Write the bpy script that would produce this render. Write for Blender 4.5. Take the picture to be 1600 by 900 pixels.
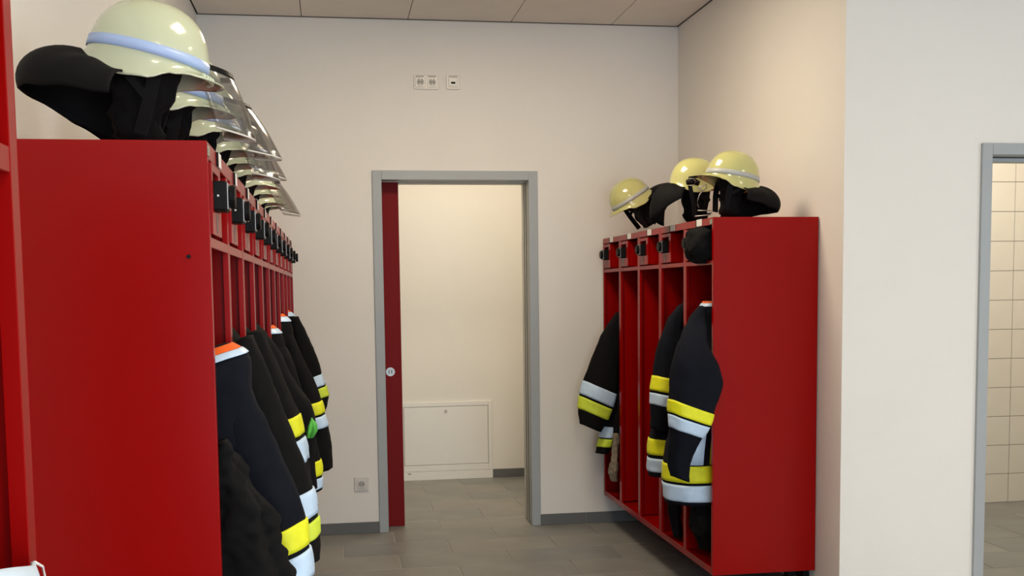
import bpy, bmesh, math, random
from mathutils import Vector, Matrix, noise
random.seed(7)
PI = math.pi
for o in list(bpy.data.objects): bpy.data.objects.remove(o)
S = bpy.context.scene
COL = S.collection

# ------------------------------------------------------------------ camera
F_PX, CY = 1726.3, 594.4
CAM = Vector((-0.2389, -6.656, 1.4549))
_y, _p, _r = (math.radians(a) for a in (-9.0735, -4.6607, -0.6927))
FWD = Vector((-math.sin(_y)*math.cos(_p), math.cos(_y)*math.cos(_p), math.sin(_p)))
_rt = Vector((math.cos(_y), math.sin(_y), 0)); _up = _rt.cross(FWD)
RGT = _rt*math.cos(_r) + _up*math.sin(_r); UPV = -_rt*math.sin(_r) + _up*math.cos(_r)
cd = bpy.data.cameras.new('camera'); cam = bpy.data.objects.new('camera', cd); COL.objects.link(cam)
m = Matrix((RGT, UPV, -FWD)).transposed().to_4x4(); m.translation = CAM
cam.matrix_world = m
cd.sensor_width = 36; cd.lens = F_PX/1600*36; cd.shift_y = (CY-450)/1600
cd.clip_start = 0.02; cd.clip_end = 60
S.camera = cam

def at(px, py, y):
    """point on the plane at depth y seen at photo pixel (px, py)"""
    v = FWD + RGT*((px-800)/F_PX) - UPV*((py-CY)/F_PX)
    return CAM + v*((y-CAM.y)/v.y)

# ------------------------------------------------------------------ light
S.view_settings.view_transform = 'Standard'; S.view_settings.look = 'None'
S.view_settings.gamma = 1; S.view_settings.use_curve_mapping = False
S.view_settings.exposure = 0.0
w = bpy.data.worlds.new('world'); S.world = w; w.use_nodes = True
w.node_tree.nodes['Background'].inputs[0].default_value = (.62, .75, 1, 1)
w.node_tree.nodes['Background'].inputs[1].default_value = .25

def area(name, loc, size, power, col, rot=(0, 0, 0), sy=None, spread=180):
    l = bpy.data.lights.new(name, 'AREA'); l.energy = power; l.color = col
    l.size = size; l.spread = math.radians(spread)
    if sy: l.shape = 'RECTANGLE'; l.size_y = sy
    o = bpy.data.objects.new(name, l); COL.objects.link(o); o.location = loc; o.rotation_euler = rot
    return o
DAY = (.74, .87, 1.0); WARM = (1.0, .83, .60)
ZC = 3.05          # ceiling height
# added daylight lamps at invented, unseen windows behind the camera
WINX = (-.05, 1.75)
for wx in WINX:
    area('window_daylight', (wx, -9.42, 1.25), 1.5, 66, DAY, (PI/2, 0, 0), 1.7)
area('window_daylight', (5.12, -5.2, 1.35), 1.5, 34, DAY, (PI/2, 0, PI/2), 1.7)  # added lamp at an invented east opening, brightens the left locker fronts
# unseen ceiling panels, invented to light the locker room
PANELS = [(.53, -1.75), (.53, -4.6), (3.2, -4.6), (.53, -7.4), (3.2, -7.4)]
for (lx, ly) in PANELS:
    area('ceiling_panel_light', (lx, ly, ZC-.015), .58, (32 if ly > -3 else 24) if lx < 2 else 11, WARM)
area('side_room_light', (.75, .62, ZC-.03), .7, 22, (1, .87, .66))
area('washroom_light', (3.6, -.9, ZC-.03), .8, 36, (1, .9, .74))

# ------------------------------------------------------------------ materials
MATS = {}
def mat(name, col, rough=.6, metal=0, var=.06, scale=6, bump=0, bscale=200, spec=.5, coat=0, trans=0, alpha=1, emit=0, sheen=0):
    if name in MATS: return MATS[name]
    M = bpy.data.materials.new(name); M.use_nodes = True
    nt = M.node_tree; b = nt.nodes['Principled BSDF']
    tc = nt.nodes.new('ShaderNodeTexCoord')
    n = nt.nodes.new('ShaderNodeTexNoise'); n.inputs['Scale'].default_value = scale; n.inputs['Detail'].default_value = 4
    nt.links.new(tc.outputs['Object'], n.inputs['Vector'])
    mr = nt.nodes.new('ShaderNodeMapRange'); mr.inputs['From Min'].default_value = .3; mr.inputs['From Max'].default_value = .7
    mr.inputs['To Min'].default_value = 1-var; mr.inputs['To Max'].default_value = 1+var
    nt.links.new(n.outputs['Fac'], mr.inputs['Value'])
    mx = nt.nodes.new('ShaderNodeVectorMath'); mx.operation = 'SCALE'; mx.inputs[0].default_value = col[:3]
    nt.links.new(mr.outputs['Result'], mx.inputs['Scale']); nt.links.new(mx.outputs[0], b.inputs['Base Color'])
    b.inputs['Roughness'].default_value = rough; b.inputs['Metallic'].default_value = metal
    b.inputs['Specular IOR Level'].default_value = spec
    b.inputs['Coat Weight'].default_value = coat; b.inputs['Coat Roughness'].default_value = .08
    b.inputs['Transmission Weight'].default_value = trans; b.inputs['Alpha'].default_value = alpha
    if sheen: b.inputs['Sheen Weight'].default_value = sheen
    if emit:
        b.inputs['Emission Color'].default_value = (*col[:3], 1); b.inputs['Emission Strength'].default_value = emit
    if bump:
        n2 = nt.nodes.new('ShaderNodeTexNoise'); n2.inputs['Scale'].default_value = bscale; n2.inputs['Detail'].default_value = 3
        nt.links.new(tc.outputs['Object'], n2.inputs['Vector'])
        bp = nt.nodes.new('ShaderNodeBump'); bp.inputs['Strength'].default_value = bump; bp.inputs['Distance'].default_value = .002
        nt.links.new(n2.outputs['Fac'], bp.inputs['Height']); nt.links.new(bp.outputs[0], b.inputs['Normal'])
    MATS[name] = M; return M
WALL = mat('white_plaster', (.80, .775, .735), .9, var=.015, scale=2, bump=.35, bscale=140, spec=.2)
CEIL = mat('ceiling_board', (.76, .71, .65), .95, var=.02, bump=.15, bscale=300, spec=.1)
GAP = mat('dark_joint', (.13, .11, .10), .9)
RED = mat('red_enamel', (.285, .0010, .0007), .26, var=.03, scale=3, spec=.19)
DRED = mat('dark_red_door_leaf', (.19, .010, .012), .5, var=.02, spec=.08)
GREY = mat('grey_frame_paint', (.36, .385, .40), .42, var=.02)
RUB = mat('black_rubber', (.03, .03, .03), .7)
TILE = mat('grey_floor_tile', (.235, .232, .215), .42, var=.13, scale=3.5, bump=.08, bscale=60, spec=.4)
TILES = [TILE, mat('grey_floor_tile_b', (.255, .248, .228), .45, var=.12, scale=3.1, bump=.08, bscale=60, spec=.4),
         mat('grey_floor_tile_c', (.215, .215, .205), .4, var=.13, scale=3.8, bump=.08, bscale=60, spec=.4)]
GROUT = mat('light_grout', (.50, .49, .46), .9)
SKIRT = mat('grey_skirting_tile', (.115, .12, .12), .5, var=.06)
WTILE = mat('cream_wall_tile', (.74, .69, .60), .22, var=.02)
WGROUT = mat('grey_tile_grout', (.36, .33, .29), .9)
WHITE = mat('white_lacquer', (.80, .79, .76), .35, var=.01)
PLAST = mat('white_plastic', (.66, .64, .60), .3, var=.01)
BLACK = mat('black_plastic', (.004, .004, .0045), .5, spec=.15, var=.1)
STEEL = mat('brushed_steel', (.42, .42, .42), .45, 1, var=.05)
CARD = mat('white_label_card', (.80, .78, .76), .6, var=.08, scale=160)
BADGE = mat('grey_green_badge', (.26, .29, .22), .4, var=.3, scale=200)
NAVY = mat('navy_cloth', (.0050, .0062, .0112), .9, var=.15, scale=30, bump=.3, bscale=600, spec=.15)
BLKC = mat('black_cloth', (.0052, .0052, .0058), .9, var=.15, scale=30, bump=.3, bscale=600, spec=.15)
LEATH = mat('black_leather', (.0035, .0035, .004), .75, var=.15, scale=20, bump=.15, bscale=250, spec=.15)
YEL = mat('fluorescent_yellow_band', (.82, .84, .012), .6, var=.06, scale=40)
LIME = mat('fluorescent_lime_band', (.66, .82, .05), .6, var=.06, scale=40)
SILV = mat('silver_reflective_band', (.58, .76, .98), .4, var=.05, scale=40)
ORNG = mat('orange_cloth', (.90, .13, .008), .75, var=.06, scale=25, bump=.2, bscale=500)
GRNC = mat('green_cloth', (.09, .45, .06), .7, var=.2, scale=40)
LUM = mat('luminous_helmet_paint', (.50, .545, .39), .16, var=.02, coat=.7)
LUM2 = mat('luminous_yellow_helmet_paint', (.54, .53, .215), .16, var=.02, coat=.7)
STRIPE = mat('helmet_reflective_stripe', (.34, .46, .74), .4, var=.04)
STRIPE2 = mat('helmet_grey_stripe', (.44, .46, .45), .4, var=.04)
KHAKI = mat('khaki_glove_cloth', (.22, .18, .13), .85, var=.3, scale=40)
BLUEP = mat('pale_blue_fleece', (.62, .75, .90), .85, var=.04, bump=.3)
LAMPM = mat('lamp_diffuser', (1, .9, .75), .4, emit=2.0)  # glow of the added ceiling panels
GLASS = bpy.data.materials.new('clear_visor'); GLASS.use_nodes = True
_nt = GLASS.node_tree; _nt.nodes.clear()
_o = _nt.nodes.new('ShaderNodeOutputMaterial'); _mx = _nt.nodes.new('ShaderNodeMixShader')
_t = _nt.nodes.new('ShaderNodeBsdfTransparent'); _t.inputs[0].default_value = (.86, .86, .85, 1)
_g = _nt.nodes.new('ShaderNodeBsdfGlossy'); _g.inputs['Roughness'].default_value = .12
_lw = _nt.nodes.new('ShaderNodeLayerWeight'); _lw.inputs[0].default_value = .35
_mr = _nt.nodes.new('ShaderNodeMapRange'); _mr.inputs['To Min'].default_value = .05; _mr.inputs['To Max'].default_value = .6
_nt.links.new(_lw.outputs['Facing'], _mr.inputs['Value']); _nt.links.new(_mr.outputs[0], _mx.inputs[0])
_nt.links.new(_t.outputs[0], _mx.inputs[1]); _nt.links.new(_g.outputs[0], _mx.inputs[2]); _nt.links.new(_mx.outputs[0], _o.inputs[0])
VEDGE = mat('visor_polished_edge', (.80, .80, .76), .25)  # pale colour stands in for the highlight along the visor's lower edge

# ------------------------------------------------------------------ helpers
def link(name, me, material=None, parent=None):
    o = bpy.data.objects.new(name, me); COL.objects.link(o)
    if material is not None and not me.materials: me.materials.append(material)
    if parent is not None: o.parent = parent
    return o
def tag(o, label, cat, group=None):
    o['label'] = label; o['category'] = cat
    if group: o['group'] = group
    return o
def thing(name, label, cat, loc=(0, 0, 0), rz=0, group=None):
    o = bpy.data.objects.new(name, None); COL.objects.link(o); o.location = loc; o.rotation_euler = (0, 0, rz)
    o.empty_display_size = .1
    return tag(o, label, cat, group)
def setting(name, loc=(0, 0, 0)):
    o = bpy.data.objects.new(name, None); COL.objects.link(o); o.location = loc; o['kind'] = 'structure'; return o
def bxs(bm, x0, x1, y0, y1, z0, z1):
    v = [bm.verts.new((x, y, z)) for z in (z0, z1) for y in (y0, y1) for x in (x0, x1)]
    for f in ((0, 2, 3, 1), (4, 5, 7, 6), (0, 1, 5, 4), (2, 6, 7, 3), (0, 4, 6, 2), (1, 3, 7, 5)):
        bm.faces.new([v[i] for i in f])
def boxes_mesh(name, lst, bevel=0, seg=1):
    bm = bmesh.new()
    for b in lst: bxs(bm, *b)
    if bevel: bmesh.ops.bevel(bm, geom=bm.edges[:], offset=bevel, segments=seg, affect='EDGES', profile=.5)
    me = bpy.data.meshes.new(name); bm.to_mesh(me); bm.free(); return me
def boxes(name, lst, material, parent=None, bevel=0, seg=1):
    return link(name, boxes_mesh(name, lst, bevel, seg), material, parent)
def struct(name, lst, material, bevel=0):
    o = boxes(name, lst, material, None, bevel); o['kind'] = 'structure'; return o
def smooth(me):
    for p in me.polygons: p.use_smooth = True
def grid_mesh(name, pts, closed_u=False, cap0=False, cap1=False, sm=True):
    """pts[row][col]"""
    R, Cc = len(pts), len(pts[0]); vs = [tuple(p) for r in pts for p in r]; fs = []
    for i in range(R-1):
        for j in range(Cc if closed_u else Cc-1):
            k = (j+1) % Cc
            fs.append((i*Cc+j, i*Cc+k, (i+1)*Cc+k, (i+1)*Cc+j))
    if cap0: fs.append(tuple(range(Cc))[::-1])
    if cap1: fs.append(tuple((R-1)*Cc+j for j in range(Cc)))
    me = bpy.data.meshes.new(name); me.from_pydata(vs, [], fs); me.update()
    if sm: smooth(me)
    return me
def tube(name, pts, r, material, parent=None, n=8, closed=False):
    pts = [Vector(p) for p in pts]; rows = []
    N = len(pts)
    for i, p in enumerate(pts):
        a = pts[(i-1) % N] if (closed or i > 0) else pts[i]; b = pts[(i+1) % N] if (closed or i < N-1) else pts[i]
        d = (b-a).normalized(); s = d.cross(Vector((0, 0, 1)))
        if s.length < .05: s = d.cross(Vector((1, 0, 0)))
        s.normalize(); t = s.cross(d)
        rr = r(i/(N-1)) if callable(r) else r
        rows.append([p + (s*math.cos(2*PI*k/n) + t*math.sin(2*PI*k/n))*rr for k in range(n)])
    if closed: rows.append(rows[0])
    return link(name, grid_mesh(name, rows, True, not closed, not closed), material, parent)
def strap(name, pts, width, thick, side, material, parent=None):
    """flat band along pts; side = direction of its width"""
    rows = []; side = Vector(side).normalized(); pts = [Vector(p) for p in pts]
    for i, p in enumerate(pts):
        d = (pts[min(i+1, len(pts)-1)] - pts[max(i-1, 0)]).normalized(); nn = d.cross(side).normalized()
        rows.append([p+side*width/2+nn*thick/2, p+side*width/2-nn*thick/2, p-side*width/2-nn*thick/2, p-side*width/2+nn*thick/2])
    return link(name, grid_mesh(name, rows, True, True, True, False), material, parent)
def catmull(keys, t):
    n = len(keys)-1; x = max(0, min(n-1e-6, t*n)); i = int(x); f = x-i
    g = lambda j: keys[max(0, min(n, j))]
    a, b, c, d = g(i-1), g(i), g(i+1), g(i+2)
    return [0.5*((2*b[k]) + (-a[k]+c[k])*f + (2*a[k]-5*b[k]+4*c[k]-d[k])*f*f + (-a[k]+3*b[k]-3*c[k]+d[k])*f**3) for k in range(len(b))]
def cyl_mesh(name, r, d, n=20, bevel=0):
    bm = bmesh.new(); bmesh.ops.create_cone(bm, cap_ends=True, segments=n, radius1=r, radius2=r, depth=d)
    if bevel: bmesh.ops.bevel(bm, geom=[e for e in bm.edges if len(e.link_faces) == 2 and any(len(f.verts) > 4 for f in e.link_faces)], offset=bevel, segments=2, affect='EDGES')
    me = bpy.data.meshes.new(name); bm.to_mesh(me); bm.free(); return me

# ------------------------------------------------------------------ setting
XL, XR, W2Y = -.975, 1.878, -2.266
DX0, DX1, DZ = .0, .993, 2.171            # outer edges of the back doorway frame
WT = .24                                  # back wall thickness
YR = 1.81                                 # far wall of the side room
REAR, XE = -9.5, 5.4
TH = .005
struct('floor', [(XL-.2, XE, REAR, 2.0, -.2, -TH)], GROUT)
FLOOR = bpy.data.objects['floor']
def tiles(parent, x0, x1, y0, y1, base, inside=None):
    tw, td, g = .6, .305, .0045; cnt = 0; meshes = {}
    r0 = math.floor(y0/td); r1 = math.ceil(y1/td)
    for r in range(r0, r1):
        off = 1.28 if r % 2 == 1 else .98
        k0 = math.floor((x0-off)/tw)
        for k in range(k0, k0+40):
            a, b = off+k*tw, off+(k+1)*tw; c, d = r*td, (r+1)*td
            a, b, c, d = max(a, x0), min(b, x1), max(c, y0), min(d, y1)
            if b-a < .02 or d-c < .02: continue
            key = (round(b-a, 3), round(d-c, 3), random.randrange(3))
            if key not in meshes:
                me = boxes_mesh('floor_tile', [(g/2, b-a-g/2, g/2, d-c-g/2, -TH, 0)], .0012); me.materials.append(TILES[key[2]]); meshes[key] = me
            o = link('floor_tile', meshes[key], None, parent); o.location = (a, c, 0)
tiles(FLOOR, XL, XR, -4.27, -.0, None)
tiles(FLOOR, .05, .94, 0, WT, None)
tiles(FLOOR, -.3, 1.9, WT, YR, None)
tiles(FLOOR, 2.2, 4.85, -2.0, .05, None)

# ceiling with laid-in boards
CE = struct('ceiling', [(XL-.2, XE, REAR, 2.0, ZC+.02, ZC+.2)], GAP)
tp, t0 = .6145, -.385
cm = {}
for k in range(-2, 9):
    for r in range(0, 10):
        a, b = t0+(k)*tp, t0+(k+1)*tp; d = -.006-r*tp; c = d-tp
        a, b = max(a, XL+.006), min(b, XR-.006 if d > -2.2 else XE-.3)
        if b-a < .02: continue
        if any(abs((a+b)/2-lx) < .35 and abs((c+d)/2-ly) < .35 for lx, ly in PANELS) and False: continue
        key = round(b-a, 3)
        if key not in cm:
            me = boxes_mesh('ceiling_tile', [(.002, b-a-.002, .002, tp-.002, 0, .018)], .002); me.materials.append(CEIL); cm[key] = me
        o = link('ceiling_tile', cm[key], None, CE); o.location = (a, c, ZC)
boxes('ceiling_board', [(XL, XE-.2, REAR+.01, -.006-10*tp-.004, ZC, ZC+.018), (-.5, 1.9, WT+.005, YR-.005, ZC, ZC+.018)], CEIL, CE)
boxes('wall_angle_profile', [(XL+.001, XR-.001, -.007, -.001, ZC-.004, ZC+.003), (XR-.007, XR-.001, W2Y, -.008, ZC-.004, ZC+.003)], GAP, CE)
lamps = []
PLAB = ['square ceiling light panel above the aisle between both locker rows', 'square ceiling light panel above the gap beside the two-compartment end locker',
        'square ceiling light panel facing the washroom door', 'square ceiling light panel above the aisle by the rear windows', 'square ceiling light panel in the rear corner by the east window']
for (lx, ly), lab in zip(PANELS, PLAB):
    t = thing('ceiling_panel_lamp', lab, 'lamp', (lx, ly, ZC), 0, 'ceiling light panels')  # out-of-view panel bodies, added as light sources
    boxes('frame', [(-.31, .31, -.31, -.29, -.012, -.0005), (-.31, .31, .29, .31, -.012, -.0005), (-.31, -.29, -.29, .29, -.012, -.0005), (.29, .31, -.29, .29, -.012, -.0005)], WHITE, t)
    boxes('diffuser', [(-.289, .289, -.289, .289, -.008, -.001)], LAMPM, t)

struct('wall_left', [(XL-.2, XL, REAR, 2.0, -.1, ZC)], WALL)
struct('wall_back', [(XL, DX0+.02, 0, WT, -.1, ZC), (DX1-.02, 4.9, .06 if False else 0, WT, -.1, ZC) if False else (DX1-.02, XR+.12, 0, WT, -.1, ZC), (DX0+.02, DX1-.02, 0, WT, DZ-.02, ZC)], WALL)
struct('wall_right', [(XR, XR+.12, W2Y, 0, -.1, ZC)], WALL)
D2X0, D2Z = 2.496, 2.054                  # outer edges of the washroom door frame
D2X1 = D2X0+.98
struct('wall_washroom_front', [(XR+.12, D2X0+.02, W2Y, W2Y+.14, -.1, ZC), (D2X1-.02, XE-.2, W2Y, W2Y+.14, -.1, ZC), (D2X0+.02, D2X1-.02, W2Y, W2Y+.14, D2Z-.02, ZC)], WALL)
struct('wall_east', [(XE-.2, XE, REAR, -5.98, -.1, ZC), (XE-.2, XE, -4.42, W2Y, -.1, ZC), (XE-.2, XE, -5.98, -4.42, -.1, .47), (XE-.2, XE, -5.98, -4.42, 2.23, ZC)], WALL)
wn = setting('window_3', (XE-.2, -5.2, .47))  # invented, unseen east opening around its added daylight lamp
boxes('window_frame', [(.03, .1, -.78, -.72, 0, 1.76), (.03, .1, .72, .78, 0, 1.76), (.03, .1, -.72, .72, 0, .06), (.03, .1, -.72, .72, 1.7, 1.76), (.03, .1, -.03, .03, .06, 1.7)], WHITE, wn)
# rear wall with three window openings (behind the camera, openings invented for the added daylight)
rw = []; xs = [XL]
for wx in WINX: xs += [wx-.78, wx+.78]
xs.append(XE)
for i in range(0, len(xs), 2): rw.append((xs[i], xs[i+1], REAR-.2, REAR, -.1, ZC))
for i in range(1, len(xs)-1, 2): rw += [(xs[i], xs[i+1], REAR-.2, REAR, -.1, .57), (xs[i], xs[i+1], REAR-.2, REAR, 2.33, ZC)]
struct('wall_rear', rw, WALL)
for n, wx in enumerate(WINX):
    wn = setting('window_%d' % (n+1), (wx, REAR, .57))
    boxes('window_frame', [(-.78, -.72, -.1, -.03, 0, 1.76), (.72, .78, -.1, -.03, 0, 1.76), (-.72, .72, -.1, -.03, 0, .06), (-.72, .72, -.1, -.03, 1.70, 1.76), (-.03, .03, -.1, -.03, .06, 1.7)], WHITE, wn)
    boxes('pane', [(-.72, -.03, -.075, -.065, .06, 1.7)], GLASS, wn); boxes('pane', [(.03, .72, -.075, -.065, .06, 1.7)], GLASS, wn)
# side room behind the doorway
struct('wall_side_room_far', [(-.5, 2.0, YR, YR+.12, -.1, ZC)], WALL)
struct('wall_side_room_left', [(-.5, -.38, WT, YR, -.1, ZC)], WALL)
struct('wall_side_room_right', [(1.9, 2.0, WT, YR, -.1, ZC)], WALL)
# washroom
BY = .052
WB = struct('wall_washroom_tiled', [(2.1, 4.95, BY, BY+.1, -.1, ZC)], WGROUT)
struct('wall_washroom_left', [(XR+.12, 2.1, W2Y+.14, BY, -.1, ZC)], WALL)
struct('wall_washroom_right', [(4.85, 4.95, W2Y+.14, BY, -.1, ZC)], WALL)
wt = {}
for r in range(16):
    for k in range(-11, 4):
        a = 4.19+k*.2; b = min(a+.2, 4.85); z0 = r*.193; z1 = min(z0+.193, ZC)
        if a < 2.1 or b-a < .05 or z1-z0 < .03: continue
        key = (round(b-a, 3), round(z1-z0, 3))
        if key not in wt:
            me = boxes_mesh('wall_tile', [(.002, b-a-.002, -.004, 0, .002, z1-z0-.002)], .001); me.materials.append(WTILE); wt[key] = me
        o = link('wall_tile', wt[key], None, WB); o.location = (a, BY, z0)

# skirting
def skirt(name, x0, x1, y0, y1, h=.068, joints=()):
    p = setting(name)
    horizontal = abs(x1-x0) > abs(y1-y0); xs = [x0 if horizontal else y0] + list(joints) + [x1 if horizontal else y1]
    for a, b in zip(xs, xs[1:]):
        if horizontal: boxes('skirting_tile', [(a+.0015, b-.0015, y0, y1, 0.0005, h)], SKIRT, p, .001)
        else: boxes('skirting_tile', [(x0, x1, a+.0015, b-.0015, 0.0005, h)], SKIRT, p, .001)
    return p
skirt('baseboard_back_left', XL, DX0, -.010, -.0005, joints=(-.52,))
skirt('baseboard_back_right', DX1, XR, -.010, -.0005, joints=(1.285,))
skirt('baseboard_right', XR-.010, XR-.0005, W2Y, -.012, joints=(-1.7, -1.1, -.5))
skirt('baseboard_washroom_front', XR+.0, D2X0, W2Y-.010, W2Y-.0005)
skirt('baseboard_side_room', .953, 1.89, YR-.010, YR-.0005, .066, joints=(1.55,))
skirt('baseboard_left', XL+.0005, XL+.010, -9.4, -.012, joints=[-9.4+.6*i for i in range(1, 16)])

# ------------------------------------------------------------------ doorway with sliding leaf
d1 = setting('door_1')
fw = .055
boxes('frame_post', [(DX0, DX0+fw, -.014, .10, 0, DZ)], GREY, d1, .002)
boxes('frame_post', [(DX1-fw, DX1, -.014, .085, 0, DZ)], GREY, d1, .002)
boxes('frame_head', [(DX0+fw, DX1-fw, -.014, .085, DZ-fw, DZ)], GREY, d1, .002)
boxes('frame_post', [(DX0, DX0+fw, .165, WT+.014, 0, DZ)], GREY, d1, .002)
LINE = mat('pale_grey_lining', (.55, .55, .52), .45, var=.01)
boxes('jamb_lining', [(DX1-fw, DX1-.03, .096, .150, 0, DZ-fw)], LINE, d1, .001)
boxes('jamb_lining', [(DX1-fw, DX1-.03, .162, WT+.014, 0, DZ-fw)], LINE, d1, .001)
boxes('rubber_seal', [(DX1-fw-.002, DX1-.03, .086, .0955, 0, DZ-fw)], RUB, d1)
boxes('rubber_seal', [(DX1-fw-.002, DX1-.03, .1505, .1615, 0, DZ-fw)], RUB, d1)
boxes('head_lining', [(DX0+fw, DX1-fw, .086, .106, DZ-fw-.004, DZ-.02)], LINE, d1, .001)
boxes('head_lining', [(DX0+fw, DX1-fw, .165, WT+.014, DZ-fw-.004, DZ-.02)], LINE, d1, .001)
boxes('door_track', [(DX0+fw, DX1-fw, .1065, .1645, DZ-fw+.014, DZ-.02)], RUB, d1)
leaf = boxes('door_leaf', [(-.36, .160, .115, .155, .008, DZ-fw+.018)], DRED, d1, .002)
fp = at(610, 581, .115)
me = cyl_mesh('finger_pull', .027, .004, 28, .001); pull = link('finger_pull', me, STEEL, leaf); pull.location = (fp.x, .1135, fp.z); pull.rotation_euler = (PI/2, 0, 0)
ck = []
for s in (-1, 1): ck.append((fp.x+s*.008-.0025, fp.x+s*.008+.0025, .1100, .1113, fp.z-.011, fp.z+.012))
boxes('pull_recess', ck, BLACK, leaf)

d2 = setting('door_2')
fw2 = .048
boxes('frame_post', [(D2X0, D2X0+fw2, W2Y-.014, W2Y+.154, 0, D2Z)], GREY, d2, .002)
boxes('frame_post', [(D2X1-fw2, D2X1, W2Y-.014, W2Y+.154, 0, D2Z)], GREY, d2, .002)
boxes('frame_head', [(D2X0+fw2, D2X1-fw2, W2Y-.014, W2Y+.07, D2Z-fw2, D2Z)], GREY, d2, .002)
boxes('frame_rebate', [(D2X0+fw2, D2X1-fw2, W2Y+.08, W2Y+.154, D2Z-fw2-.018, D2Z)], GREY, d2, .002)
boxes('rubber_seal', [(D2X0+fw2, D2X1-fw2, W2Y+.07, W2Y+.08, D2Z-fw2-.004, D2Z)], RUB, d2)

# ------------------------------------------------------------------ access hatch in the side room
hp = thing('access_hatch', 'white flush access hatch with round latch low on side room wall', 'access panel', (0, YR, 0))
hx0, hx1 = .235, .950
boxes('plinth', [(hx0, hx1, -.018, -.0005, 0, .066)], WHITE, hp, .0015)
boxes('hatch_frame', [(hx0, hx0+.03, -.016, -.0005, .068, .603), (hx1-.03, hx1, -.016, -.0005, .068, .603), (hx0+.03, hx1-.03, -.016, -.0005, .068, .115), (hx0+.03, hx1-.03, -.016, -.0005, .57, .603)], WHITE, hp, .0015)
boxes('hatch_backing', [(hx0+.03, hx1-.03, -.006, -.0005, .115, .57)], GAP, hp)
hd = boxes('hatch_door', [(hx0+.033, hx1-.033, -.015, -.0065, .118, .567)], WHITE, hp, .0015)
lk = link('latch', cyl_mesh('latch', .017, .004, 24, .001), PLAST, hd); lk.location = (.589, -.017, .53); lk.rotation_euler = (PI/2, 0, 0)
boxes('latch_slot', [(.586, .592, -.0202, -.0192, .521, .539)], GAP, hd)
boxes('cable_notch', [(.29, .315, -.0195, -.0182, .050, .056)], GAP, hp)

# ------------------------------------------------------------------ wall sockets
def schuko(parent, cx, cz):
    b = link('socket_insert', boxes_mesh('socket_insert', [(cx-.030, cx+.030, -.0125, -.009, cz-.030, cz+.030)], .003), PLAST, parent)
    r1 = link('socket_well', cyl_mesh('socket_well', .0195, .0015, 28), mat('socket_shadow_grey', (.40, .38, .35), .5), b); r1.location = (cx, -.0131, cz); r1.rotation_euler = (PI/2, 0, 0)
    rows = [[(cx+math.cos(2*PI*k/28)*rr, yy, cz+math.sin(2*PI*k/28)*rr) for k in range(28)] for rr, yy in ((.0195, -.0125), (.0195, -.0155), (.0225, -.0155), (.0225, -.0125))]
    link('socket_rim', grid_mesh('socket_rim', rows, True), PLAST, b)
    for sg in (-1, 1): boxes('pin_hole', [(cx+sg*.009-.0025, cx+sg*.009+.0025, -.0147, -.0138, cz-.0025, cz+.0025)], BLACK, b)
    for sg in (-1, 1): boxes('earth_clip', [(cx-.004, cx+.004, -.0155, -.0138, cz+sg*.016-.003, cz+sg*.016+.003)], STEEL, b)
s2 = thing('double_socket', 'white double power socket high on back wall above doorway', 'socket', (.331, 0, 2.687))
boxes('frame', [(-.074, .074, -.009, -.0005, -.041, .041)], PLAST, s2, .003)
schuko(s2, -.0355, 0); schuko(s2, .0355, 0)
for lx in (-.062, .010): boxes('label_strip', [(lx, lx+.048, -.0105, -.0085, .031, .037)], mat('smoked_label_window', (.34, .31, .27), .4), s2)
s1 = thing('network_socket', 'white network socket beside double power socket above doorway', 'socket', (.490, 0, 2.689))
boxes('frame', [(-.040, .040, -.009, -.0005, -.041, .041)], PLAST, s1, .003)
ins = boxes('socket_insert', [(-.028, .028, -.0125, -.009, -.028, .028)], PLAST, s1, .003)
boxes('jack_cover', [(-.022, .022, -.0165, -.0125, -.020, .014)], WHITE, ins, .002)
boxes('jack_opening', [(-.013, .013, -.0180, -.0165, -.010, .002)], BLACK, ins)
boxes('label_strip', [(-.026, .026, -.0105, -.0085, .031, .037)], MATS['smoked_label_window'], s1)
s3 = thing('power_socket', 'single white power socket low on back wall left of doorway', 'socket', (-.103, 0, .302))
boxes('frame', [(-.043, .043, -.009, -.0005, -.043, .043)], PLAST, s3, .003)
schuko(s3, 0, 0)

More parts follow.
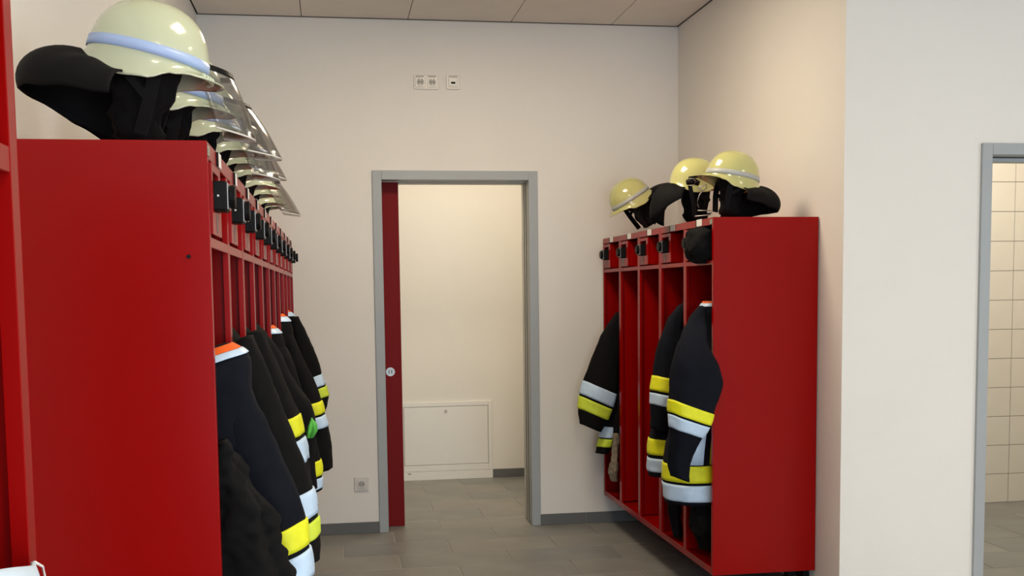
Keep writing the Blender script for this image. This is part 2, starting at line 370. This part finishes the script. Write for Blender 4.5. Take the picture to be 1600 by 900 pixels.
# ------------------------------------------------------------------ lockers
CW, LD, Z0 = .40, .480, .18
def locker(n, zt, loc, rz, label, first=False, last=False):
    zx = zt-.205
    t = thing('locker_unit', label, 'locker', loc, rz, 'red locker units')
    W = n*CW; th = .018; rail = .032; fl = .021
    # side panels are closed sheet-metal walls with a return flange at the front
    for s, x in ((0, .0008), (1, W-.0008)):
        a, b = (x, x+.0016) if s == 0 else (x-.0016, x)
        f0, f1 = (x+.0017, x+fl) if s == 0 else (x-fl, x-.0017)
        boxes('side_panel', [(a, b, -.0015, LD, Z0, zt), (f0, f1, -.0015, .012, Z0+.0, zt-.002), (f0, f1, LD-.02, LD, Z0, zt)], RED, t, .0007)
    for k in range(1, n):
        x = k*CW
        boxes('divider', [(x-.001, x+.001, .012, LD-.003, Z0+.034, zt-.033), (x-fl, x+fl, -.001, .012, Z0+.03, zt-rail-.001)], RED, t, .0007)
    boxes('top_panel', [(.002, W-.002, .012, LD, zt-.003, zt), (.002, W-.002, -.0016, .014, zt-rail, zt)], RED, t, .0012)
    boxes('base_panel', [(.0026, W-.0026, .0, LD-.003, Z0+.022, Z0+.025), (.0026, W-.0026, -.0016, .014, Z0, Z0+.03)], RED, t, .001)
    boxes('back_panel', [(.0026, W-.0026, LD-.003, LD-.001, Z0+.02, zt-.004)], RED, t)
    boxes('wall_bracket', [(.06, W-.06, LD-.03, LD-.001, Z0-.06, Z0-.001)], BLACK, t)
    boxes('support_leg', [(.10, .14, LD-.09, LD-.05, 0.0005, Z0-.0005)], BLACK, t, .003)
    boxes('support_leg', [(W-.14, W-.10, LD-.09, LD-.05, 0.0005, Z0-.0005)], BLACK, t, .003)
    for k in range(n):
        x = k*CW
        boxes('cross_rail', [(x+fl, x+CW-fl, -.001, .012, zx, zx+.020)], RED, t, .0008)
        boxes('shelf', [(x+.003, x+CW-.003, .012, LD-.004, zx+.015, zx+.018)], RED, t)
        boxes('hook_rail', [(x+.004, x+CW-.004, LD-.022, LD-.004, 1.0, 1.08)], RED, t, .002)
        hk = tube('coat_hook', [(x+.2, LD-.01, zx-.09), (x+.2, LD-.05, zx-.085), (x+.2, LD-.075, zx-.07), (x+.2, LD-.085, zx-.045)], .004, STEEL, t, 6)
        p0, p1 = x+fl+.006, x+.195
        za, zb = zx+.026, zt-rail-.006
        sd = boxes('safe_door', [(p0, p0+.022, -.006, .004, za, zb), (p1-.036, p1, -.006, .004, za, zb), (p0+.022, p1-.036, -.006, .004, za, za+.048), (p0+.022, p1-.036, -.006, .004, zb-.016, zb)], RED, t, .0008)
        boxes('safe_box', [(p0, p1, .13, .133, za, zb), (p0, p0+.002, .005, .13, za, zb), (p1-.002, p1, .005, .13, za, zb)], RED, t)
        lx = p0+.022+(p1-.036-p0-.022)/2; lz = za+.049
        lkb = boxes('lock', [(lx-.034, lx+.034, -.030, .03, lz, lz+.060)], BLACK, sd, .004, 2)
        kn = link('lock_knob', cyl_mesh('lock_knob', .024, .012, 20, .002), BLACK, sd); kn.location = (lx, -.038, lz+.03); kn.rotation_euler = (PI/2, 0, 0)
        boxes('lock_face_plate', [(lx-.028, lx+.030, -.0318, -.0302, lz+.004, lz+.056)], STEEL, sd)
        dot = link('lock_indicator', cyl_mesh('lock_indicator', .0022, .002, 10), WHITE, sd); dot.location = (lx-.0345, -.013, lz+.03); dot.rotation_euler = (0, PI/2, 0)
        boxes('keeper_plate', [(lx-.008, lx+.012, -.0075, -.006, za+.006, za+.040)], mat('worn_grey_keeper', (.24, .15, .13), .5), sd)
        boxes('label_holder', [(x+.170, x+.178, -.006, -.0018, zt-.031, zt-.001)], BLACK, t)  # black strip stands in for the shadow at the label holder's edge
        boxes('name_card', [(x+.178, x+.248, -.0045, -.0018, zt-.029, zt+.001)], CARD, t)
    return t
LF, RF = -.477, 1.393
LT, RT = 1.752, 1.761
LY0, RY1 = -4.4152, -.034
ly = LY0
labs = ['red two-compartment locker with plain side panel ending the long row',
        'red three-compartment locker joined to the two-compartment end unit of long row',
        'red three-compartment locker in the middle of the long row',
        'red three-compartment locker of the long row against back wall left of doorway']
for n, lb in zip((2, 3, 3, 3), labs):
    t = locker(n, LT, (LF, ly, 0), PI/2, lb)
    ly += n*CW
L0 = [o for o in bpy.data.objects if o.get('label') == labs[0]][0]
b = link('panel_bolt', cyl_mesh('panel_bolt', .004, .003, 12), BLACK, L0); b.location = (-.0008, .040, 1.528); b.rotation_euler = (0, PI/2, 0)
boxes('maker_badge', [(.004, .030, -.0035, -.0018, LT-.028, LT-.008)], BADGE, L0)
r3 = locker(3, RT, (RF, RY1, 0), -PI/2, 'red three-compartment locker in the short row against back wall right of doorway')
r2 = locker(2, RT, (RF, RY1-3*CW, 0), -PI/2, 'red two-compartment locker with broad plain side panel ending the short row')
boxes('maker_badge', [(.755, .785, -.0035, -.0018, RT-.028, RT-.008)], BADGE, r2)
ln = locker(2, LT, (LF, -5.748-2*CW, 0), PI/2, 'red locker standing apart across the gap from the long locker row')

# ------------------------------------------------------------------ helmets
def rim(th):
    """local rim point (x forward, y left) plus dome radius point"""
    c, s = math.cos(th), math.sin(th); a = abs(math.degrees(th)) if th <= PI else abs(math.degrees(2*PI-th))
    keys = [(0, .038, .000), (25, .034, -.002), (45, .021, -.004), (60, .012, -.012), (80, .009, -.034), (105, .009, -.040), (135, .012, -.024), (160, .016, -.006), (180, .018, 0.0)]
    for (a0, f0, z0), (a1, f1, z1) in zip(keys, keys[1:]):
        if a <= a1:
            q = (a-a0)/(a1-a0); q = q*q*(3-2*q); f = f0+(f1-f0)*q; z = z0+(z1-z0)*q; break
    return f, z
A_, B_, H_ = .122, .106, .127
def dome(th, q, off=0):
    """q 0..1 apex to skirt line, local coordinates"""
    ph = q*PI/2; z = .010 + H_*math.cos(ph)**.92 if math.cos(ph) > 1e-6 else .010
    r = math.sin(ph)**.82 if q > 0 else 0
    return Vector(((A_+off)*r*math.cos(th), (B_+off)*r*math.sin(th), z + off*math.cos(ph)))
NT = 64
def shell_pts():
    rows = []
    for i in range(15):
        q = i/14*.999+.001
        rows.append([dome(2*PI*k/NT, q) for k in range(NT)])
    for j in range(1, 7):
        s = j/6; row = []
        for k in range(NT):
            th = 2*PI*k/NT; f, z = rim(th); e = f*(s**1.7)
            zz = .010 + (z-.010)*(1-(1-s)**1.15)
            row.append(Vector(((A_+e)*math.cos(th), (B_+e*(.9 if abs(math.cos(th)) < .7 else 1))*math.sin(th), zz)))
        rows.append(row)
    return rows
SH = shell_pts()
def shell_mesh(material):
    me = grid_mesh('shell', SH, True, True); me.materials.append(material); return me
def stripe_mesh(material):
    rows = []
    for z, o in ((.0145, .0005), (.0145, .0022), (.025, .0022), (.0365, .0022), (.0365, .0005)):
        ph = math.acos(min(1, max(0, (z-.010)/H_))**(1/.92)); r = math.sin(ph)**.82
        rows.append([Vector(((A_*r+o)*math.cos(2*PI*k/NT), (B_*r+o)*math.sin(2*PI*k/NT), z)) for k in range(NT)])
    me = grid_mesh('reflective_stripe', rows, True); me.materials.append(material); return me
def flap_mesh(out, drop, near_drop, far_drop, near=-1, ext=80):
    """leather cape sewn to the rear rim, arching out and then down; near = sign of the side whose hem is turned up"""
    rows = []; n = 40
    for j in range(13):
        s = j/12; row = []
        for k in range(n+1):
            th = math.radians(180-ext+2*ext*k/n); f, z = rim(th); d = th-PI
            w = math.cos(d*84/ext)**2 if abs(d*84/ext) < PI/2 else 0
            y_side = 1 if math.sin(th) > 0 else -1
            sd_ = near_drop if y_side == near else far_drop
            ro = out*w + out*.42*(1-w); dr = drop*w + sd_*(1-w)
            al = s*1.95
            e = f*.7 + ro*math.sin(al) + .003*math.sin(7*th)*s
            zz = z+.004 - dr*(1-math.cos(al))/1.37
            row.append(Vector(((A_+e)*math.cos(th), (B_+e)*math.sin(th), zz)))
        rows.append(row)
    return grid_mesh('neck_flap', rows)
def liner_mesh(low, seed, wx=.085, wy=.075, sx=0):
    rows = []; n = 28
    for j in range(15):
        s = j/14; z = .05+(low-.05)*s; row = []
        r = .98 if s < .25 else .98-.28*((s-.25)/.75)**.7
        if s > .9: r *= 1-(s-.9)*1.5
        for k in range(n):
            a = 2*PI*k/n
            d = noise.noise(Vector((math.cos(a)*2.2+seed, math.sin(a)*2.2, s*5)))*.022 + noise.noise(Vector((math.cos(a)*6+seed, math.sin(a)*6, s*12)))*.008
            row.append(Vector(((wx*r+d)*math.cos(a)+sx*s, (wy*r+d)*math.sin(a), z)))
        rows.append(row)
    return grid_mesh('hood_liner', rows, True, True, True)
def visor_mesh(top, bot, half=.105, edge=None):
    """curved clear sheet between a top arc and a bottom arc (x, z)"""
    rows = []
    for j in range(9):
        s = j/8; x = top[0]+(bot[0]-top[0])*s; z = top[1]+(bot[1]-top[1])*s + .008*math.sin(PI*s)
        rows.append([Vector((x-.085*(abs(u)**2.2), half*u*(1+.0*s), z)) for u in [q/12-1 for q in range(25)]])
    return rows
def helmet(label, loc, yaw, pitch=0, roll=0, paint=None, stripe=True, flap=(.1, .1, .05, .1), visor=None, low=-.13, seed=0, strap_on=True, group='fire helmets', liner=(.085, .075, 0)):
    t = thing('fire_helmet', label, 'helmet', loc, 0, group)
    t.rotation_mode = 'XYZ'
    t.matrix_world = Matrix.Translation(loc) @ Matrix.Rotation(yaw, 4, 'Z') @ Matrix.Rotation(pitch, 4, 'Y') @ Matrix.Rotation(roll, 4, 'X')
    sh = link('shell', shell_mesh(paint or LUM), None, t)
    sd = sh.modifiers.new('thickness', 'SOLIDIFY'); sd.thickness = .0028; sd.offset = 1
    if stripe: link('reflective_stripe', stripe_mesh(stripe if stripe is not True else STRIPE), None, t)
    if flap:
        fm = flap_mesh(*flap); fo = link('neck_flap', fm, LEATH, t)
        s2 = fo.modifiers.new('thickness', 'SOLIDIFY'); s2.thickness = .004
    link('hood_liner', liner_mesh(low, seed, *liner), BLKC, t)
    if strap_on:
        for s in (-1, 1):
            strap('chin_strap', [(.030, s*.088, .0), (.034, s*.090, -.03), (.033, s*.086, -.07), (.026, s*.072, low+.012)], .026, .004, (1, 0, 0), LEATH, t)
            strap('chin_strap', [(-.04, s*.090, -.01), (-.01, s*.091, -.04), (.028, s*.087, -.07)], .016, .003, (1, 0, .6), LEATH, t)
    if visor:
        top, bot = visor
        rows = visor_mesh(top, bot)
        v = link('visor', grid_mesh('visor', rows), GLASS, t)
        so = v.modifiers.new('thickness', 'SOLIDIFY'); so.thickness = .002
        d = Vector((bot[0]-top[0], 0, bot[1]-top[1])).normalized()
        clip = [rows[0][k] for k in range(0, 25)]
        strap('visor_clamp', clip, .012, .007, d, BLACK, v)
        strap('visor_rim', rows[-1], .004, .003, d, VEDGE, v)  # edge highlight modelled as a pale strip
        for s in (-1, 1):
            tube('visor_arm', [(.03, s*.108, .035), (.06, s*.112, .045), (rows[0][0].x+.0, s*.106, rows[0][0].z)], .006, BLACK, v)
            pv = link('visor_pivot', cyl_mesh('visor_pivot', .012, .008, 16, .002), BLACK, v); pv.location = (.03, s*.110, .035); pv.rotation_euler = (PI/2, 0, 0)
    # brow ornament: small ridges above the brim
    rid = []
    for k in range(-4, 5):
        th = k*.11; r = A_+.010
        rid.append((r*math.cos(th)-.003, r*math.cos(th)+.006, (B_+.010)*math.sin(th)-.003, (B_+.010)*math.sin(th)+.003, -.002, .010))
    boxes('brow_ridges', rid, paint or LUM, t, .002)
    return t
# long row, facing the aisle (+x)
H0 = helmet('large pale helmet with blue-grey stripe and spread black neck flap on two-compartment locker', (-.612, -4.22, 1.925), 0, math.radians(13), 0,
       flap=(.108, .105, .05, .12), low=-.155, seed=1, liner=(.068, .072, .0))
rows = [(1, ('pale helmet with stripe and long clear visor, second along the long locker row', ((.135, .088), (.215, -.050)))),
        (2, ('cream helmet with clear visor, third along the long locker row', ((.140, .080), (.245, -.050)))),
        (3, ('cream helmet with clear visor, fourth along the long locker row', ((.135, .085), (.225, -.070)))),
        (4, ('cream helmet with clear visor, fifth along the long locker row', ((.140, .075), (.235, -.030)))),
        (5, ('cream helmet without visor, sixth along the long locker row', None)),
        (6, ('cream helmet without visor, seventh along the long locker row', None)),
        (7, ('cream helmet with tilted clear visor, eighth along the long locker row', ((.135, .060), (.250, -.075)))),
        (8, ('cream helmet without visor, ninth along the long locker row', None)),
        (9, ('cream helmet without visor, tenth along the long locker row', None))]
for k, (lb, vis) in rows:
    jy = random.uniform(-.03, .03)
    helmet(lb, (-.612+random.uniform(-.012, .006), LY0+CW*(k+.5)+jy, 1.925+random.uniform(-.008, .004)), random.uniform(-.06, .06), math.radians(random.uniform(8, 13)), 0,
           stripe=(k < 3), visor=vis, flap=(.10, .09, .05, .11), low=-.155, seed=k*3.1, liner=(.062, .070, -.01))
# short row
helmet('yellow helmet with grey stripe tilted back on the short locker row end unit', (1.548, -1.83, 1.932), PI, math.radians(-11), 0, paint=LUM2, stripe=STRIPE2,
       flap=(.10, .10, .05, .11, 1), low=-.150, seed=21, liner=(.062, .072, -.02))
helmet('yellow helmet turned towards the wall, second from the short row end panel', (1.505, -1.43, 1.948), math.radians(4), math.radians(4), 0, paint=LUM2, stripe=False,
       flap=(.075, .17, .05, .17, -1, 52), low=-.172, seed=25, liner=(.070, .070, .02))
helmet('yellow helmet tipped forward with black neck flap raised, by back wall', (1.470, -.42, 1.955), PI, math.radians(32), 0, paint=LUM2, stripe=STRIPE2,
       flap=(.13, .11, .05, .17, 1, 62), low=-.172, seed=29, liner=(.060, .065, -.03))

HM = [o for o in bpy.data.objects if str(o.get('label', '')).startswith('yellow helmet turned')][0]
def hang(o):
    o.parent = HM; o.matrix_parent_inverse = HM.matrix_world.inverted(); return o
gy = -1.56
P_ = lambda x, y_, d=0: at(x, y_, gy+d)
g0 = hang(strap('goggle_strap', [P_(1076, 278), P_(1090, 276), P_(1104, 279)], .012, .006, (0, 0, 1), BLACK))
gg = hang(tube('goggle_body', [P_(1073, 285), P_(1079, 284), P_(1086, 284), P_(1092, 287)], lambda t: .012+.004*math.sin(PI*t), BLACK, None, 12))
hang(tube('goggle_rim', [P_(1077, 279, -.03), P_(1083, 279, -.03), P_(1087, 283, -.03), P_(1085, 289, -.03), P_(1078, 290, -.03)], .0022, STEEL, None, 6))
hang(tube('strap_bracket', [P_(1091, 293, -.03), P_(1098, 290, -.03), P_(1104, 288, -.03), P_(1104, 294, -.03), P_(1098, 298, -.03), P_(1091, 293, -.03)], .0028, STEEL, None, 6))
hang(tube('strap_wire', [P_(1098, 298, -.03), P_(1093, 304, -.03), P_(1090, 313, -.03), P_(1090, 320, -.03), P_(1092, 325, -.03)], .0024, STEEL, None, 6))
hang(tube('strap_buckle', [P_(1090, 329, -.03), P_(1111, 329, -.03), P_(1112, 333, -.03), P_(1108, 336, -.03), P_(1086, 338, -.03)], .0028, STEEL, None, 6))
hang(strap('chin_strap', [P_(1078, 290, -.02), P_(1081, 305, -.02), P_(1084, 322, -.02), P_(1086, 340, -.02)], .02, .005, (1, 0, 0), LEATH))
hang(strap('chin_strap', [P_(1086, 340, -.02), P_(1098, 337, -.02), P_(1110, 334, -.02)], .012, .008, (0, 0, 1), LEATH))

# ------------------------------------------------------------------ clothes
class Loft:
    """soft tube: keys (x, y, z, rx, ry); shared by a garment piece and the bands sewn on it"""
    def __init__(s, keys, tilt=0.0, amp=.008, seed=0, freq=9, fold=.0):
        s.k, s.tilt, s.amp, s.seed, s.freq, s.fold = keys, tilt, amp, seed, freq, fold
    def p(s, t, a, off=0):
        x, y, z, rx, ry = catmull(s.k, t)
        c, sn = math.cos(a), math.sin(a)
        c2 = math.copysign(abs(c)**.8, c); s2 = math.copysign(abs(sn)**.8, sn)
        q = Vector((x+rx*c2, y+ry*s2, z + s.tilt*rx*c2))
        nn = Vector((c2/max(rx, .01), s2/max(ry, .01), 0)).normalized()
        sd = Vector((s.seed, s.seed*.7, 0)); f = s.freq
        d = noise.noise(Vector((q.x*f, q.y*f, q.z*f*.55))+sd)*s.amp + noise.noise(Vector((q.x*f*2.5, q.y*f*2.5, q.z*f*2.2))+sd)*s.amp*.45
        if s.fold: d += s.fold*math.sin(a*5+s.seed+z*4)*min(1, t*1.5)
        return q + nn*(d+off)
    def mesh(s, name, t0=0, t1=1, off=0, M=36, N=30, cap=True, a0=0, a1=2*PI):
        full = abs(a1-a0-2*PI) < 1e-6
        rows = [[s.p(t0+(t1-t0)*i/M, a0+(a1-a0)*k/(N if full else N-1), off) for k in range(N)] for i in range(M+1)]
        if cap:
            cc0 = sum(rows[0], Vector())/N; cc1 = sum(rows[-1], Vector())/N
            rows = [[cc0+(v-cc0)*.55+Vector((0, 0, .004)) for v in rows[0]]] + rows + [[cc1+(v-cc1)*.8+Vector((0, 0, .008)) for v in rows[-1]]]
        return grid_mesh(name, rows, full, cap and full, cap and full)
    def band(s, name, t0, t1, material, parent, off=.0035, a0=0, a1=2*PI, N=30):
        full = abs(a1-a0-2*PI) < 1e-6
        def ring(t, o): return [s.p(t, a0+(a1-a0)*k/(N if full else N-1), o) for k in range(N)]
        M = 6
        rows = [ring(t0, .0)] + [ring(t0+(t1-t0)*i/M, off) for i in range(M+1)] + [ring(t1, .0)]
        return link(name, grid_mesh(name, rows, full), material, parent)
def keys_px(lst):
    """(px, py, half width in px, plane y, ry) -> loft keys"""
    out = []
    for px, py, hw, y, ry in lst:
        p = at(px, py, y); out.append((p.x, p.y, p.z, hw*(y-CAM.y)/F_PX*1.03, ry))
    return out
def jacket(label, base, body, sleeves, cloth, yoke=None, hem=None, closure=None, seed=0, btilt=0, group='turnout jackets'):
    """body / sleeves in world coordinates"""
    t = thing('turnout_jacket', label, 'jacket', base, 0, group)
    inv = Matrix.Translation(-Vector(base))
    def loc(o): o.data.transform(inv); return o
    L = Loft(body, seed=seed, amp=.012, fold=.006, tilt=btilt)
    bo = link('jacket_body', L.mesh('jacket_body', M=44, N=40), cloth, t)
    parts = [bo]
    if yoke:
        ty, tb = yoke
        parts.append(L.band('orange_yoke', .0, ty, ORNG, t, .004, N=40))
        parts[-1]['label'] = 'orange shoulder yoke'
        parts.append(L.band('shoulder_band', ty+.002, tb, SILV, t, .006, N=40))
        parts[-1]['label'] = 'silver reflective shoulder band'
    for (a, b_, m_) in (hem or []):
        parts.append(L.band('hem_band', a, b_, m_, bo, .004, N=40))
    for (a0, a1, t0, t1, m_) in (closure or []):
        parts.append(L.band('closure_band', t0, t1, m_, bo, .005, a0, a1, N=8))
    for i, (keys, bands, tilt) in enumerate(sleeves):
        SL = Loft(keys, tilt=tilt, seed=seed+5+i, amp=.010, freq=11, fold=.003)
        so = link('sleeve', SL.mesh('sleeve', M=40, N=28), cloth, t); parts.append(so)
        for (a, b_, m_) in bands: parts.append(SL.band('reflective_band', a, b_, m_, so, .004, N=28))
    for o in parts: loc(o)
    return t
def body_keys(side, y, top, hem, front, out_top=.04, out_hem=.10, deep=.30, ry=.10):
    """garment hanging in a compartment; side = +1 long row (aisle is +x), -1 short row"""
    ks = []
    for s, o, d, r in ((0, out_top-.035, .07, .035), (.05, out_top, .13, .07), (.12, out_top+.012, .19, .085), (.3, out_top+.02, .26, ry), (.55, (out_top+out_hem)/2+.01, deep, ry), (.8, out_hem, deep, ry*1.05), (1, out_hem, deep, ry*1.05)):
        a, b_ = front+side*o, front-side*d
        ks.append(((a+b_)/2, y, top+(hem-top)*s, abs(a-b_)/2, r))
    return ks
G1, G2 = 'turnout jackets in the long row', 'turnout jackets in the short row'
# --- short row
y = -1.80
jacket('navy jacket with orange collar and yellow-silver hem in short row end locker', (1.35, y, .0), body_keys(-1, y, 1.395, .475, RF, .0, .145, .16, .13),
       [(keys_px([(1099, 480, 6, -1.93, .022), (1091, 503, 14, -1.985, .025), (1086, 528, 20, -2.09, .03), (1090, 562, 35, -2.13, .05), (1089, 592, 41, -2.14, .06), (1082, 630, 36, -2.14, .062), (1075, 660, 30, -2.13, .06), (1066, 692, 23, -2.11, .05), (1060, 722, 18, -2.08, .04), (1062, 748, 15, -2.06, .035)]),
         [(.575, .645, YEL), (.657, .72, SILV)], -.38)],
       NAVY, yoke=(.045, .10), hem=[(.835, .895, YEL), (.905, .975, SILV)],
       closure=[(-1.55, -1.15, .52, .83, YEL), (-2.05, -1.66, .52, .83, SILV)], seed=3, group=G2)
y = -1.43
jacket('navy jacket with plain collar, second from the short row end panel', (1.35, y, 0), body_keys(-1, y, 1.385, .535, RF, -.02, .105, .16, .11),
       [(keys_px([(1064, 478, 5, -1.46, .03), (1055, 505, 13, -1.48, .045), (1048, 550, 22, -1.50, .05), (1043, 600, 23, -1.51, .055), (1038, 640, 21, -1.51, .05), (1034, 672, 18, -1.50, .045)]),
         [(.56, .66, YEL), (.68, .77, SILV)], -.2)],
       NAVY, hem=[(.82, .885, YEL), (.90, .965, SILV)], seed=9, group=G2)
y = -.23
jacket('black jacket with silver over lime sleeve bands beside the back wall', (1.35, y, 0), body_keys(-1, y, 1.33, .50, RF, -.03, .05, .16, .08),
       [(keys_px([(966, 490, 3, -.25, .03), (958, 515, 11, -.26, .05), (947, 560, 20, -.28, .06), (937, 605, 26, -.30, .065), (927, 640, 24, -.30, .06), (921, 668, 16, -.30, .05)]),
         [(.60, .71, SILV), (.73, .84, LIME)], -.45),
        (keys_px([(960, 560, 8, -.21, .04), (956, 610, 12, -.22, .05), (954, 660, 13, -.24, .05), (947, 690, 12, -.24, .05), (940, 708, 9, -.24, .04)]),
         [(.54, .68, SILV), (.70, .83, LIME)], -.1)],
       BLKC, seed=14, group=G2)
# --- long row
def lsleeve(pts, y, ry=.065, step=0):
    return keys_px([(px-hw, py, hw, y+step*i, ry) for i, (px, py, hw) in enumerate(pts)])
y = -4.165
jacket('navy jacket with orange shoulder and silver band in the two-compartment end locker', (-.45, y, 0), body_keys(1, y, 1.335, .50, LF, .045, .10, .14, .085),
       [(lsleeve([(378, 585, 24), (398, 640, 34), (420, 690, 42), (444, 750, 46), (464, 800, 44), (474, 835, 40), (482, 880, 38), (488, 930, 36), (492, 980, 34)], -4.175, .055),
         [(.60, .705, YEL), (.725, .83, SILV)], .42)],
       NAVY, yoke=(.085, .145), seed=31, group=G1, btilt=.35)
y = -3.80
jacket('black jacket with silver over lime sleeve bands beside the end locker jacket', (-.45, y, 0), body_keys(1, y, 1.37, .52, LF, .02, .10, .14, .10),
       [(lsleeve([(396, 530, 18), (412, 575, 28), (436, 640, 34), (460, 710, 38), (482, 775, 38), (496, 830, 36), (500, 860, 34), (499, 885, 28)], -3.80),
         [(.575, .665, SILV), (.685, .775, LIME)], .35)],
       BLKC, seed=37, group=G1)
y = -3.40
jacket('black jacket with small yellow over silver bands, third along the long row', (-.45, y, 0), body_keys(1, y, 1.37, .52, LF, .015, .10, .14, .10),
       [(lsleeve([(408, 520, 14), (424, 555, 22), (446, 610, 28), (464, 660, 30), (478, 715, 30), (490, 770, 28), (496, 800, 24)], -3.40),
         [(.49, .58, YEL), (.60, .70, SILV)], .3)],
       BLKC, seed=41, group=G1)
y = -3.0
jacket('dark jacket with green cloth corner showing, fourth along the long row', (-.45, y, 0), body_keys(1, y, 1.36, .55, LF, .02, .10, .14, .10),
       [(lsleeve([(420, 530, 14), (440, 560, 22), (462, 605, 26), (484, 640, 26), (492, 680, 24), (494, 730, 22), (496, 765, 20)], -3.0), [], .2)],
       BLKC, seed=45, group=G1)
y = -2.215
jacket('black jacket with orange collar, sixth along the long row', (-.45, y, 0), body_keys(1, y, 1.33, .60, LF, .03, .12, .14, .10),
       [(lsleeve([(444, 545, 12), (460, 580, 18), (478, 640, 22), (492, 690, 22), (500, 735, 20), (501, 768, 16)], -2.215), [(.74, .85, YEL), (.87, .96, SILV)], .2)],
       BLKC, yoke=(.07, .15), seed=51, group=G1)
y = -1.415
jacket('black jacket with orange collar, eighth along the long row', (-.45, y, 0), body_keys(1, y, 1.36, .60, LF, .03, .12, .14, .10),
       [(lsleeve([(452, 515, 9), (470, 555, 14), (488, 595, 17), (502, 630, 18), (510, 660, 18), (515, 690, 17), (517, 735, 15)], -1.415), [(.50, .60, YEL), (.62, .72, SILV)], .2)],
       BLKC, yoke=(.07, .16), seed=55, group=G1)
y = -.615
jacket('black jacket with orange collar nearest the back wall in the long row', (-.45, y, 0), body_keys(1, y, 1.365, .60, LF, .03, .12, .14, .10),
       [(lsleeve([(466, 497, 7), (480, 525, 11), (494, 562, 13), (504, 595, 14), (512, 622, 13), (508, 650, 12)], -.615), [(.56, .67, SILV), (.69, .80, LIME)], .35)],
       BLKC, yoke=(.06, .15), seed=59, group=G1)

def crumple(name, label, cat, keys, material, base, seed, amp=.02, freq=12, group=None):
    L = Loft(keys, seed=seed, amp=amp, freq=freq, fold=.006)
    me = L.mesh(name, M=70, N=60); o = link(name, me, material); me.transform(Matrix.Translation(-Vector(base))); o.location = base
    return tag(o, label, cat, group)
def kp(lst): return keys_px(lst)
crumple('turnout_trousers', 'crumpled black trousers bulging from the two-compartment end locker below orange-shouldered jacket', 'trousers',
        kp([(352, 690, 8, -4.34, .03), (358, 730, 26, -4.325, .045), (362, 770, 36, -4.325, .05), (368, 810, 50, -4.325, .055), (372, 850, 60, -4.325, .055), (378, 900, 66, -4.325, .055), (378, 960, 66, -4.325, .055), (378, 1040, 50, -4.325, .045)]), BLKC, (-.48, -4.33, .7), 3.3, .026, 19)
crumple('folded_gloves', 'black crumpled gloves stuffed in top compartment of short row end locker', 'gloves',
        kp([(1098, 356, 8, -1.88, .03), (1097, 362, 18, -1.90, .07), (1095, 376, 22, -1.90, .09), (1096, 390, 22, -1.90, .09), (1100, 402, 17, -1.90, .08), (1103, 412, 10, -1.90, .05)]), BLKC, (1.40, -1.90, 1.57), 8.2, .024, 15)
crumple('turnout_trousers', 'black trousers and gloves hanging under the navy jacket with orange collar', 'trousers',
        kp([(1096, 780, 14, -1.80, .07), (1098, 800, 20, -1.80, .08), (1100, 825, 20, -1.80, .08), (1103, 842, 12, -1.80, .06), (1106, 858, 8, -1.80, .05)]), BLKC, (1.42, -1.80, .25), 11.2, .02, 16)
crumple('turnout_trousers', 'dark trouser legs hanging under the navy jacket with plain collar', 'trousers',
        kp([(1052, 752, 7, -1.43, .05), (1053, 785, 8, -1.43, .05), (1056, 815, 6, -1.43, .045), (1058, 838, 5, -1.43, .04)]), BLKC, (1.42, -1.43, .25), 15.2, .012, 16)
crumple('work_glove', 'khaki work glove hanging under black jacket beside back wall', 'glove',
        kp([(962, 678, 4, -.36, .02), (962, 700, 5, -.36, .025), (960, 722, 5, -.36, .03), (957, 738, 6, -.36, .03), (960, 752, 4, -.36, .02)]), KHAKI, (1.40, -.36, .32), 19.2, .012, 24)
crumple('green_cloth', 'bright green cloth corner between black jackets of the long row', 'cloth',
        kp([(487, 655, 1, -3.12, .01), (488, 664, 5, -3.12, .02), (487, 674, 6, -3.12, .02), (484, 684, 3, -3.12, .01)]), GRNC, (-.33, -3.12, .9), 2.2, .004, 30)

# pale blue face mask hanging in the separate locker
fm = thing('face_mask', 'pale blue face mask hanging by its loop in the separate locker', 'mask', (LF+.006, -5.835, 1.228))
rows = []
for j in range(11):
    s = j/10
    rows.append([Vector((.012*math.sin(PI*k/12)+.003*(j % 2), -.085+.135*k/12, .044-.095*s+.006*math.cos(PI*k/12)-.012*k/12)) for k in range(13)])
mk = link('mask_panel', grid_mesh('mask_panel', rows), BLUEP, fm); q = mk.modifiers.new('thickness', 'SOLIDIFY'); q.thickness = .003
tube('ear_loop', [(.003, .05, .026), (.004, .068, .018), (.004, .078, .0), (.004, .07, -.03), (.003, .05, -.056)], .0011, WHITE, fm, 6)
